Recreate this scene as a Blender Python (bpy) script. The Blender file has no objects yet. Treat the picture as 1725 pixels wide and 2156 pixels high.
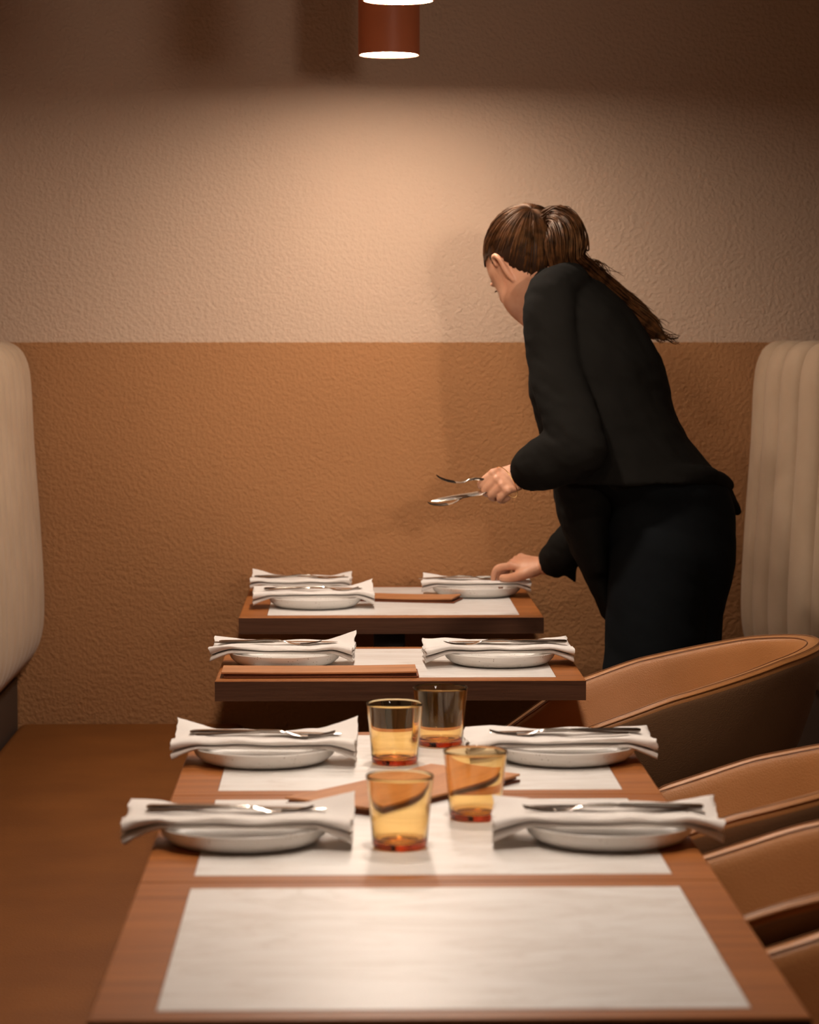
import bpy, bmesh, math, random
from mathutils import Vector, Matrix, noise
R = math.radians
sc = bpy.context.scene
COL = sc.collection

# ------------------------------------------------------------------ camera
FPX = 5800.0                       # focal length in pixels of the 1725 x 2156 frame
CAM = Vector((0.0, 0.0, 1.377))
cam_d = bpy.data.cameras.new('camera'); cam = bpy.data.objects.new('camera', cam_d); COL.objects.link(cam)
cam.location = CAM
cam.rotation_euler = (R(90 - 3.88), 0, R(-1.26))
cam_d.sensor_fit = 'VERTICAL'; cam_d.sensor_height = 36; cam_d.lens = FPX / 2156 * 36
cam_d.dof.use_dof = True; cam_d.dof.focus_distance = 4.95; cam_d.dof.aperture_fstop = 7.0
cam_d.clip_start = 0.05
sc.camera = cam
# ------------------------------------------------------------------ world, light, exposure
w = bpy.data.worlds.new('world'); sc.world = w; w.use_nodes = True
w.node_tree.nodes['Background'].inputs[0].default_value = (1.0, 0.58, 0.34, 1)
w.node_tree.nodes['Background'].inputs[1].default_value = 0.11
sc.view_settings.view_transform = 'Standard'; sc.view_settings.look = 'None'
sc.view_settings.exposure = 0.14; sc.view_settings.gamma = 1.0; sc.view_settings.use_curve_mapping = False
LAMP = 245.0                        # emission of the pendant diffusers
def area(name, loc, target, size, power, color, sy=None):
    d = bpy.data.lights.new(name, 'AREA'); d.energy = power; d.color = color; d.size = size
    if sy: d.shape = 'RECTANGLE'; d.size_y = sy
    o = bpy.data.objects.new(name, d); COL.objects.link(o); o.location = loc
    o.rotation_euler = (Vector(target) - Vector(loc)).to_track_quat('-Z', 'Y').to_euler()
    return o
def spot(name, loc, target, power, color, angle, radius):
    d = bpy.data.lights.new(name, 'SPOT'); d.energy = power; d.color = color; d.spot_size = angle; d.spot_blend = 1.0; d.shadow_soft_size = radius
    o = bpy.data.objects.new(name, d); COL.objects.link(o); o.location = loc
    o.rotation_euler = (Vector(target) - Vector(loc)).to_track_quat('-Z', 'Y').to_euler()
    return o
spot('neighbouring_room_lamp', (1.88, -.63, 2.02), (-.80, 6.6, 2.05), 185, (1.0, .84, .73), R(29), .28)
spot('added_wall_beam', (1.55, -.9, 2.05), (.02, 6.6, 1.28), 430, (1.0, .84, .70), R(11), .10)  # added narrow spot, no fitting behind it: lays a pale column on the back wall

# ------------------------------------------------------------------ helpers
_rot = cam.rotation_euler.to_matrix()
def P(px, py, Y):
    """point of the plane y = Y seen at pixel (px, py)"""
    d = _rot @ Vector(((px - 862.5) / FPX, -(py - 1078) / FPX, -1))
    return CAM + d * (Y / d.y)

def tag(o, label=None, cat=None, group=None, kind=None):
    if label: o['label'] = label
    if cat: o['category'] = cat
    if group: o['group'] = group
    if kind: o['kind'] = kind
    return o

def empty(name, loc, rz=0.0, **k):
    o = bpy.data.objects.new(name, None); COL.objects.link(o); o.empty_display_size = 0.05
    o.location = loc; o.rotation_euler = (0, 0, rz); tag(o, **k); return o

def link(name, bm, mat, parent=None, smooth=True, sharp=40):
    me = bpy.data.meshes.new(name)
    bmesh.ops.recalc_face_normals(bm, faces=bm.faces)
    if smooth:
        for f in bm.faces: f.smooth = True
        a = R(sharp)
        for e in bm.edges:
            if len(e.link_faces) == 2 and e.calc_face_angle(0) > a: e.smooth = False
    bm.to_mesh(me); bm.free()
    me.materials.append(mat)
    o = bpy.data.objects.new(name, me); COL.objects.link(o)
    if parent: o.parent = parent
    return o

def copy_tree(o, parent=None):
    c = o.copy(); COL.objects.link(c); c.parent = parent
    for ch in [x for x in o.children]: copy_tree(ch, c)
    return c

def box(bm, x0, x1, y0, y1, z0, z1, bev=0.0, seg=2):
    vs = [bm.verts.new(v) for v in ((x0,y0,z0),(x1,y0,z0),(x1,y1,z0),(x0,y1,z0),(x0,y0,z1),(x1,y0,z1),(x1,y1,z1),(x0,y1,z1))]
    fs = [bm.faces.new([vs[i] for i in f]) for f in ((3,2,1,0),(4,5,6,7),(0,1,5,4),(1,2,6,5),(2,3,7,6),(3,0,4,7))]
    if bev > 0:
        es = list({e for f in fs for e in f.edges})
        bmesh.ops.bevel(bm, geom=es, offset=bev, segments=seg, affect='EDGES', profile=0.5)
    return bm

def lathe(bm, prof, n=48, c=(0, 0, 0)):
    rings = []
    for r, z in prof:
        if r < 1e-6: rings.append([bm.verts.new((c[0], c[1], c[2] + z))])
        else: rings.append([bm.verts.new((c[0] + r*math.cos(2*math.pi*i/n), c[1] + r*math.sin(2*math.pi*i/n), c[2] + z)) for i in range(n)])
    for a, b in zip(rings, rings[1:]):
        for i in range(n):
            j = (i+1) % n
            if len(a) == 1 and len(b) == 1: continue
            if len(a) == 1: bm.faces.new((a[0], b[j], b[i]))
            elif len(b) == 1: bm.faces.new((a[i], a[j], b[0]))
            else: bm.faces.new((a[i], a[j], b[j], b[i]))
    return bm

def loft(bm, sts, n=20, cap=True):
    """sts: (centre, u, v) ellipses"""
    rings = []
    for c, u, v in sts:
        rings.append([bm.verts.new(Vector(c) + Vector(u)*math.cos(2*math.pi*i/n) + Vector(v)*math.sin(2*math.pi*i/n)) for i in range(n)])
    for a, b in zip(rings, rings[1:]):
        for i in range(n):
            j = (i+1) % n; bm.faces.new((a[i], a[j], b[j], b[i]))
    if cap:
        bm.faces.new(rings[0][::-1]); bm.faces.new(rings[-1])
    return bm

def catmull(pts, k=6):
    out = []
    n = len(pts)
    for i in range(n-1):
        p0 = pts[max(i-1, 0)]; p1 = pts[i]; p2 = pts[i+1]; p3 = pts[min(i+2, n-1)]
        for j in range(k):
            t = j/k
            out.append(tuple(0.5*((2*b) + (-a+c)*t + (2*a-5*b+4*c-d)*t*t + (-a+3*b-3*c+d)*t**3) for a, b, c, d in zip(p0, p1, p2, p3)))
    out.append(tuple(pts[-1]))
    return out

def limb(bm, pts, radii, n=16, k=6, flat=1.0, flatdir=None, rnd=True):
    """tapered round tube through the points; flat < 1 thins it along flatdir"""
    q = catmull([tuple(p) + (r,) for p, r in zip(pts, radii)], k)
    C = [Vector(a[:3]) for a in q]; rr = [a[3] for a in q]
    sts = []
    ref = Vector(flatdir) if flatdir is not None else None
    for i, c in enumerate(C):
        t = (C[min(i+1, len(C)-1)] - C[max(i-1, 0)]).normalized()
        if ref is None:
            ref0 = Vector((0, 0, 1)) if abs(t.z) < 0.9 else Vector((1, 0, 0))
            u = t.cross(ref0).normalized(); v = u.cross(t).normalized(); ref = v
        v = (ref - t*ref.dot(t)).normalized(); u = t.cross(v).normalized()
        if flatdir is None: ref = v
        sts.append((c, u*rr[i], v*rr[i]*flat, t, rr[i]))
    full = []
    if rnd:
        for s in (0.95, 0.75, 0.4): full.append((sts[0][0] - sts[0][3]*sts[0][4]*s*0.9, sts[0][1]*math.sqrt(1-s*s), sts[0][2]*math.sqrt(1-s*s)))
    full += [(a, b, c) for a, b, c, _, _ in sts]
    if rnd:
        for s in (0.4, 0.75, 0.95): full.append((sts[-1][0] + sts[-1][3]*sts[-1][4]*s*0.9, sts[-1][1]*math.sqrt(1-s*s), sts[-1][2]*math.sqrt(1-s*s)))
    return loft(bm, full, n)

def ball(bm, c, ax, sub=3):
    """ellipsoid; ax = three semi-axis vectors"""
    m = Matrix((tuple(ax[0]) + (0,), tuple(ax[1]) + (0,), tuple(ax[2]) + (0,), (0, 0, 0, 1))).transposed()
    m.translation = Vector(c)
    bmesh.ops.create_icosphere(bm, subdivisions=sub, radius=1.0, matrix=m)

def remeshed(name, bm, mat, voxel, parent=None, smooth_it=2, factor=0.5):
    me = bpy.data.meshes.new(name + '_source'); bmesh.ops.recalc_face_normals(bm, faces=bm.faces); bm.to_mesh(me); bm.free()
    t = bpy.data.objects.new(name + '_source', me); COL.objects.link(t)
    m = t.modifiers.new('r', 'REMESH'); m.mode = 'VOXEL'; m.voxel_size = voxel; m.use_smooth_shade = True
    s = t.modifiers.new('s', 'SMOOTH'); s.iterations = smooth_it; s.factor = factor
    dg = bpy.context.evaluated_depsgraph_get()
    out = bpy.data.meshes.new_from_object(t.evaluated_get(dg)); out.name = name
    bpy.data.objects.remove(t); bpy.data.meshes.remove(me)
    for p in out.polygons: p.use_smooth = True
    out.materials.clear(); out.materials.append(mat)
    o = bpy.data.objects.new(name, out); COL.objects.link(o)
    if parent: o.parent = parent
    return o

# ------------------------------------------------------------------ materials
class M:
    def __init__(s, name, color=(.5,.5,.5), rough=.5, metal=0., spec=.5):
        s.m = bpy.data.materials.new(name); s.m.use_nodes = True; s.t = s.m.node_tree; s.n = s.t.nodes; s.b = s.n['Principled BSDF']
        s.b.inputs['Base Color'].default_value = (*color, 1); s.b.inputs['Roughness'].default_value = rough
        s.b.inputs['Metallic'].default_value = metal; s.b.inputs['Specular IOR Level'].default_value = spec
    def node(s, t, **k):
        n = s.n.new(t)
        for a, b in k.items(): setattr(n, a, b)
        return n
    def coords(s, scale=(1,1,1), kind='Object'):
        c = s.node('ShaderNodeTexCoord'); mp = s.node('ShaderNodeMapping'); mp.inputs['Scale'].default_value = scale
        s.t.links.new(c.outputs[kind], mp.inputs[0]); return mp.outputs[0]
    def noise(s, vec, scale, detail=4, rough=.5, dist=0.):
        n = s.node('ShaderNodeTexNoise'); n.inputs['Scale'].default_value = scale; n.inputs['Detail'].default_value = detail
        n.inputs['Roughness'].default_value = rough; n.inputs['Distortion'].default_value = dist
        s.t.links.new(vec, n.inputs['Vector']); return n.outputs['Fac']
    def ramp(s, fac, stops):
        r = s.node('ShaderNodeValToRGB'); e = r.color_ramp.elements
        while len(e) < len(stops): e.new(0.5)
        for i, (p, c) in enumerate(stops): e[i].position = p; e[i].color = (*c, 1)
        s.t.links.new(fac, r.inputs[0]); return r.outputs[0]
    def bump(s, h, strength, dist):
        b = s.node('ShaderNodeBump'); b.inputs['Strength'].default_value = strength; b.inputs['Distance'].default_value = dist
        s.t.links.new(h, b.inputs['Height']); s.t.links.new(b.outputs[0], s.b.inputs['Normal'])
    def color(s, sock): s.t.links.new(sock, s.b.inputs['Base Color'])

def plaster():
    a = M('textured_plaster', rough=.85, spec=.25)
    c = a.coords(kind='Object')
    n1 = a.noise(c, 105, 2, .5, .1); n2 = a.noise(c, 240, 2, .5)
    mx = a.node('ShaderNodeMath', operation='MULTIPLY_ADD'); a.t.links.new(n2, mx.inputs[0]); mx.inputs[1].default_value = .3; a.t.links.new(n1, mx.inputs[2])
    a.bump(mx.outputs[0], .8, .0045)
    sep = a.node('ShaderNodeSeparateXYZ'); a.t.links.new(c, sep.inputs[0])
    # dado line: paint meets on the rough plaster, slightly wavering
    nz = a.noise(c, 60, 2)
    w1 = a.node('ShaderNodeMath', operation='MULTIPLY_ADD'); a.t.links.new(nz, w1.inputs[0]); w1.inputs[1].default_value = .004; a.t.links.new(sep.outputs['Z'], w1.inputs[2])
    g = a.node('ShaderNodeMapRange'); a.t.links.new(w1.outputs[0], g.inputs[0]); g.inputs[1].default_value = 1.337; g.inputs[2].default_value = 1.339
    var = a.noise(c, 1.3, 3)
    up = a.ramp(var, [(.3, (.46,.325,.235)), (.7, (.51,.365,.265))])
    lo = a.ramp(var, [(.3, (.32,.148,.060)), (.7, (.365,.175,.072))])
    mix = a.node('ShaderNodeMix', data_type='RGBA'); a.t.links.new(g.outputs[0], mix.inputs[0]); a.t.links.new(lo, mix.inputs[6]); a.t.links.new(up, mix.inputs[7])
    a.color(mix.outputs[2]); return a.m

def wood(name, dark, light, rough=.38, sx=1.2, sy=28, axis='x', bumpy=.15):
    a = M(name, rough=rough, spec=.16)
    sc_ = (sx, sy, sy) if axis == 'x' else (sy, sx, sy)
    c = a.coords(sc_)
    n1 = a.noise(c, 1.6, 8, .62, .4); n2 = a.noise(c, 7, 6, .7)
    mx = a.node('ShaderNodeMath', operation='MULTIPLY_ADD'); a.t.links.new(n2, mx.inputs[0]); mx.inputs[1].default_value = .45; a.t.links.new(n1, mx.inputs[2])
    a.color(a.ramp(mx.outputs[0], [(.48, dark), (.62, tuple((p+q)/2 for p, q in zip(dark, light))), (.85, light)]))
    a.bump(n2, bumpy, .002); return a.m

def marble():
    a = M('pale_marble', rough=.36, spec=.35)
    c = a.coords((1, 2.6, 1))
    n1 = a.noise(c, 3.4, 7, .6, 1.3)
    n2 = a.noise(c, 9, 4, .6, .5)
    v = a.node('ShaderNodeMath', operation='SUBTRACT'); a.t.links.new(n1, v.inputs[0]); v.inputs[1].default_value = .5
    ab = a.node('ShaderNodeMath', operation='ABSOLUTE'); a.t.links.new(v.outputs[0], ab.inputs[0])
    vein = a.ramp(ab.outputs[0], [(0., (.68,.645,.61)), (.03, (.75,.725,.70)), (.1, (.78,.765,.745))])
    cloud = a.ramp(n2, [(.30, (.90,.875,.85)), (.6, (1,1,1))])
    mix = a.node('ShaderNodeMix', data_type='RGBA', blend_type='MULTIPLY'); mix.inputs[0].default_value = .8
    a.t.links.new(vein, mix.inputs[6]); a.t.links.new(cloud, mix.inputs[7]); a.color(mix.outputs[2]); return a.m

def leather(name, base, base2, rough=.42, grain=420, spec=.3):
    a = M(name, rough=rough, spec=spec)
    c = a.coords()
    v = a.node('ShaderNodeTexVoronoi'); v.inputs['Scale'].default_value = grain; a.t.links.new(c, v.inputs['Vector'])
    n = a.noise(c, 5, 4)
    a.color(a.ramp(n, [(.35, base), (.7, base2)])); a.bump(v.outputs['Distance'], .22, .0015); return a.m

def fabric(name, base, base2, scale=900, rough=.9, bump=.25, sheen=.1, spec=.2):
    a = M(name, rough=rough, spec=spec)
    c = a.coords()
    w1 = a.noise(a.coords((scale, scale*.25, scale*.25)), 1, 1); w2 = a.noise(a.coords((scale*.25, scale, scale)), 1, 1)
    ad = a.node('ShaderNodeMath', operation='ADD'); a.t.links.new(w1, ad.inputs[0]); a.t.links.new(w2, ad.inputs[1])
    n = a.noise(c, 8, 4); a.color(a.ramp(n, [(.3, base), (.7, base2)])); a.bump(ad.outputs[0], bump, .0012)
    a.b.inputs['Sheen Weight'].default_value = sheen; return a.m

def stoneware():
    a = M('speckled_stoneware', rough=.38, spec=.45)
    c = a.coords()
    v = a.node('ShaderNodeTexVoronoi'); v.inputs['Scale'].default_value = 190; a.t.links.new(c, v.inputs['Vector'])
    n = a.noise(c, 120, 1)
    r = a.ramp(v.outputs['Distance'], [(.0, (.25,.2,.15)), (.13, (.3,.25,.2)), (.2, (.76,.73,.69))])
    k = a.ramp(n, [(.5, (1,1,1)), (.56, (0,0,0))])
    mix = a.node('ShaderNodeMix', data_type='RGBA'); a.t.links.new(k, mix.inputs[0]); a.t.links.new(r, mix.inputs[6]); mix.inputs[7].default_value = (.76,.73,.69,1)
    a.color(mix.outputs[2]); return a.m

def amber():
    # amber-dyed glass: the thicker the glass, the deeper its colour
    a = M('amber_glass', (1.0,.885,.60), rough=.02)
    a.b.inputs['Transmission Weight'].default_value = 1; a.b.inputs['IOR'].default_value = 1.46
    v = a.node('ShaderNodeVolumeAbsorption'); v.inputs['Color'].default_value = (.96,.60,.06,1); v.inputs['Density'].default_value = 92
    a.t.links.new(v.outputs[0], a.n['Material Output'].inputs['Volume']); return a.m

MT = dict(
    plaster=plaster(), marble=marble(), stone=stoneware(), amber=amber(),
    wood_top=wood('walnut_top', (.17,.050,.013), (.37,.130,.034), .42),
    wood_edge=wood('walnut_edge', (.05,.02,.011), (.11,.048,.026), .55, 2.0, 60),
    menu=wood('menu_cover', (.30,.115,.045), (.50,.22,.09), .5, 2.5, 22, bumpy=.3),
    menu_dark=wood('menu_inner', (.12,.03,.014), (.22,.07,.03), .55, 2.5, 50),
    leather=leather('caramel_leather', (.37,.155,.048), (.46,.20,.070)),
    leather_dark=leather('umber_leather', (.20,.108,.056), (.25,.135,.07), .38),
    seat_leather=leather('russet_leather', (.150,.050,.011), (.185,.064,.014), .6, 260, .12),
    cream=fabric('cream_bouclé', (.43,.305,.20), (.49,.355,.24), 600),
    linen=fabric('white_linen', (.74,.695,.66), (.81,.77,.735), 1500, bump=.35),
    jacket=fabric('black_wool', (.0092,.0084,.0072), (.0115,.0105,.009), 900, .95, .15, 0, .05),
    trousers=fabric('dark_navy_wool', (.0065,.0075,.0085), (.009,.0105,.012), 900, .95, .15, 0, .05),
    steel=M('polished_steel', (.62,.58,.53), .16, 1.).m,
    gold=M('thin_gold', (.95,.62,.25), .2, 1.).m,
    black=M('black_metal', (.02,.018,.017), .5).m,
    shoe=M('black_shoe_leather', (.012,.011,.01), .35).m,
    eye=M('eye_white', (.7,.68,.65), .2).m,
    floor=wood('dark_floorboards', (.05,.028,.016), (.10,.055,.03), .45, 1, 12, 'y'),
    dark=M('dark_wood_plinth', (.045,.026,.017), .6).m,
    ceiling=M('ceiling_paint', (.30,.19,.12), .9).m,
    terracotta=leather('terracotta_enamel', (.52,.15,.060), (.58,.17,.07), .45, 90),
    thread=M('dark_thread', (.24,.10,.035), .8).m,
)
def skin():
    a = M('skin', (.62,.33,.20), rough=.48, spec=.4)
    n = a.noise(a.coords(), 22, 4)
    a.color(a.ramp(n, [(.35, (.56,.265,.155)), (.65, (.66,.35,.22))]))
    a.b.inputs['Subsurface Weight'].default_value = .12; a.b.inputs['Subsurface Radius'].default_value = (.02,.008,.004); a.b.inputs['Subsurface Scale'].default_value = .3
    a.bump(a.noise(a.coords(), 300, 2), .1, .001); return a.m
MT['skin'] = skin()
def hairmat(name, c1, c2):
    a = M(name, rough=.5, spec=.2); a.b.inputs['Specular Tint'].default_value = (1.0, .62, .30, 1)
    n = a.noise(a.coords(), 55, 3); a.color(a.ramp(n, [(.35, c1), (.7, c2)])); return a.m
MT['scalp'] = M('dark_hair_base', (.022,.009,.004), .5, 0., .15).m
MT['hair'] = hairmat('brown_hair', (.018,.0072,.0033), (.095,.037,.013))
def glow():
    a = M('lamp_diffuser'); a.b.inputs['Emission Color'].default_value = (1.0, .84, .70, 1); a.b.inputs['Emission Strength'].default_value = LAMP
    a.b.inputs['Base Color'].default_value = (.9,.9,.9,1); return a.m
MT['glow'] = glow()

# ------------------------------------------------------------------ the room
YW = 6.62
def slab(name, x0, x1, y0, y1, z0, z1, mat):
    b = bmesh.new(); box(b, x0, x1, y0, y1, z0, z1); o = link(name, b, mat, smooth=False); o['kind'] = 'structure'; return o
slab('floor', -1.0, 4.0, -2.5, YW, -.1, 0, MT['floor'])
slab('wall_back', -1.0, 4.0, YW, YW + .15, 0, 3.1, MT['plaster'])
slab('wall_left', -1.15, -1.0, -2.5, YW + .15, 0, 3.1, MT['plaster'])
slab('ceiling', -1.15, 4.0, -2.5, YW + .15, 3.1, 3.2, MT['ceiling'])

# ------------------------------------------------------------------ banquettes with padded upright channels
def channel(path, prof, nx=6, amp=.016):
    """one padded channel: prof (offset, z) swept across path pts [(x, y), normal]"""
    b = bmesh.new(); rows = []
    (p0, n0), (p1, n1) = path
    for i in range(nx + 1):
        t = i / nx; p = p0.lerp(p1, t); n = n0.lerp(n1, t).normalized()
        bulge = amp * (math.sqrt(max(0, 1 - (2*t - 1)**2)) - .55)
        rows.append([b.verts.new((p.x + n.x*(o + bulge*wt), p.y + n.y*(o + bulge*wt), z + (bulge*.6 if tz else 0))) for o, z, wt, tz in prof])
    for r0, r1 in zip(rows, rows[1:]):
        for j in range(len(prof) - 1): b.faces.new((r0[j], r0[j+1], r1[j+1], r1[j]))
        b.faces.new((r0[-1], r0[0], r1[0], r1[-1]))
    b.faces.new(rows[0]); b.faces.new(rows[-1][::-1])
    return b
def backrest_profile():
    pts = [(-.16,1.30),(-.13,1.325),(-.085,1.337),(-.045,1.330),(-.018,1.300),(-.006,1.24),(.0,1.10),(.012,.92),(.020,.76),(.018,.66),(.0,.60),(-.035,.555),(-.075,.525),(-.12,.515),(-.16,.52)]
    q = catmull(pts, 3)
    return [(o, z, 1.0 if z < 1.335 or True else 0, z > 1.31) for o, z in q]
PROF = backrest_profile()
def banquette(name, path_fn, s0, s1, pitch, label, amp):
    root = empty(name, (0, 0, 0), label=label, cat='banquette')
    n = int(round((s1 - s0)/pitch))
    for i in range(n):
        a, c = s0 + i*pitch, s0 + (i+1)*pitch
        (pa, na), (pc, nc) = path_fn(a), path_fn(c)
        g = (pc - pa).normalized()*.0006
        link('back_channel', channel(((pa + g, na), (pc - g, nc)), PROF, amp=amp), MT['cream'], root, sharp=60)
    return root
left_fn = lambda s: (Vector((-.752, 6.60 - s)), Vector((1, 0)))
lb = banquette('banquette', left_fn, 0, 4.6, .1, 'long cream banquette at the left wall, channelled back over a russet seat', .007)
b = bmesh.new(); box(b, -.80, -.25, 1.6, 6.615, .30, .42, .025, 4); link('seat_cushion', b, MT['seat_leather'], lb)
b = bmesh.new(); box(b, -.80, -.28, 1.65, 6.61, .002, .30); link('plinth', b, MT['dark'], lb, False)
b = bmesh.new(); box(b, -.995, -.80, 1.6, 6.615, .002, .53); link('back_panel', b, MT['dark'], lb, False)
b = bmesh.new(); box(b, -.995, -.90, 1.6, 6.615, .53, 1.30); link('back_board', b, MT['dark'], lb, False)
def right_fn(s):
    # starts at the back wall, swings away from the tables towards the room
    x = .965 + .07*s + .42*s*s; y = 6.60 - s*.97
    dx, dy = .07 + .84*s, -.97
    n = Vector((dy, -dx)).normalized()
    return Vector((x, y)), n
rb = banquette('banquette', right_fn, 0, 1.3, .1, 'curved cream banquette back right of the woman, with broad upright channels', .018)
b = bmesh.new(); pts = [right_fn(i*.1) for i in range(14)]
vv = []
for p, n in pts:
    vv.append([b.verts.new((p.x - n.x*q, p.y - n.y*q, z)) for q, z in ((.05,.002),(.05,.55),(.15,.55),(.15,.002))])
for a_, c_ in zip(vv, vv[1:]):
    for i in range(4): b.faces.new((a_[i], a_[(i+1)%4], c_[(i+1)%4], c_[i]))
b.faces.new(vv[0]); b.faces.new(vv[-1][::-1]); link('plinth', b, MT['dark'], rb, False)

# ------------------------------------------------------------------ tables
TZ = .75; TX0, TX1 = -.238, .420; MX0, MX1 = -.178, .370
def table(y0, y1, label):
    cx, cy = (TX0 + TX1)/2, (y0 + y1)/2
    t = empty('dining_table', (cx, cy, 0), label=label, cat='table', group=None)
    hx, hy = (TX1 - TX0)/2, (y1 - y0)/2 - .0008
    bx = .035
    b = bmesh.new(); th = .037
    # frame round the inlay: four mitred boards joined as one top
    ix0, ix1, iy0, iy1 = MX0 - cx, MX1 - cx, -hy + bx, hy - bx
    def ring(x0, x1, yy0, yy1, z): return [b.verts.new(v) for v in ((x0,yy0,z),(x1,yy0,z),(x1,yy1,z),(x0,yy1,z))]
    e = .0022
    ob, o1, o2, it, ib = ring(-hx,hx,-hy,hy,TZ-th), ring(-hx,hx,-hy,hy,TZ-e), ring(-hx+e,hx-e,-hy+e,hy-e,TZ), ring(ix0,ix1,iy0,iy1,TZ), ring(ix0,ix1,iy0,iy1,TZ-.012)
    for a_, c_ in ((ob,o1),(o1,o2),(o2,it),(it,ib)):
        for i in range(4): b.faces.new((a_[i], a_[(i+1)%4], c_[(i+1)%4], c_[i]))
    b.faces.new(ib); b.faces.new(ob[::-1])
    top = link('tabletop', b, MT['wood_top'], t, False)
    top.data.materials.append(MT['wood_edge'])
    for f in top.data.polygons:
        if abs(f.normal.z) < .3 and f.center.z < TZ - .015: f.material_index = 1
    b = bmesh.new(); g = .0006
    box(b, ix0+g, ix1-g, iy0+g, iy1-g, TZ-.0115, TZ+.0004, .0005, 1); link('marble_inlay', b, MT['marble'], t, False)
    b = bmesh.new(); box(b, -.036, .036, -.036, .036, .015, TZ-th-.006, .004); link('pedestal', b, MT['black'], t)
    b = bmesh.new(); box(b, -.2, .2, -.2, .2, .0, .015, .004); link('base_plate', b, MT['black'], t)
    b = bmesh.new(); box(b, -.15, .15, -.15, .15, TZ-th-.006, TZ-th, .001); link('mounting_plate', b, MT['black'], t)
    return t
T = {}
TY = dict(A=(2.455, 3.077), B=(3.077, 3.652), C=(3.652, 4.225), M=(4.845, 5.352), F=(5.905, 6.610))
T['A'] = table(*TY['A'], 'walnut table with bare marble inlay, nearest the camera, nothing on it')
T['B'] = table(*TY['B'], 'walnut and marble table between the bare one and the third, with two glasses')
T['C'] = table(*TY['C'], 'farther end of the three joined walnut tables, two glasses at its far middle')
T['M'] = table(*TY['M'], 'free-standing walnut table in the middle with a menu along its front edge')
T['F'] = table(*TY['F'], 'farthest walnut table standing against the back wall beside the woman')

# ------------------------------------------------------------------ pendant lamps
def pendant(x, y, zb, label):
    t = empty('pendant_lamp', (x, y, zb), label=label, cat='lamp', group=None)
    r = .0675; h = .20
    b = bmesh.new(); lathe(b, [(r-.004,.004),(r-.003,0),(r,.001),(r,h-.004),(r-.004,h),(.012,h),(.012,h-.004),(r-.004,h-.006),(r-.004,.004)], 64)
    link('shade', b, MT['terracotta'], t)
    b = bmesh.new(); lathe(b, [(0,.0045),(r-.0045,.0045),(r-.0045,.008),(0,.008)], 64); link('diffuser', b, MT['glow'], t)
    b = bmesh.new(); lathe(b, [(0,h-.003),(.012,h-.003),(.010,h+.03),(0,h+.03)], 16); link('cord_grip', b, MT['black'], t)
    b = bmesh.new(); lathe(b, [(.003,h+.02),(.003,3.07-zb)], 8); link('cord', b, MT['black'], t)
    b = bmesh.new(); lathe(b, [(0,3.07-zb),(.045,3.07-zb),(.045,3.0999-zb),(0,3.0999-zb)], 32); link('ceiling_rose', b, MT['terracotta'], t)
    return t
pendant(.089, 6.10, 1.968, 'terracotta cylinder pendant with glowing base, hanging lower over the far table')
pendant(.093, 5.17, 1.978, 'terracotta pendant at the top edge of the photo, only its lit base showing')
pendant(.10, 4.05, 1.975, 'terracotta pendant out of view above the third table')
pendant(.10, 3.1, 1.975, 'terracotta pendant out of view above the bare table')

# ------------------------------------------------------------------ plates, napkins, cutlery
def plate_proto():
    prof = [(0,.0015),(.068,.0015),(.073,0),(.080,.0008),(.091,.0055),(.0995,.0140),(.1040,.0245),(.1045,.0268),(.1035,.0280),(.1015,.0272),(.096,.018),(.085,.0105),(.070,.0075),(0,.0070)]
    b = bmesh.new(); lathe(b, [(r_, z_*.86) for r_, z_ in prof], 72); return b
def rib(name, prof2d, stations, shape, mat, parent=None, th=.0024):
    pass

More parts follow.
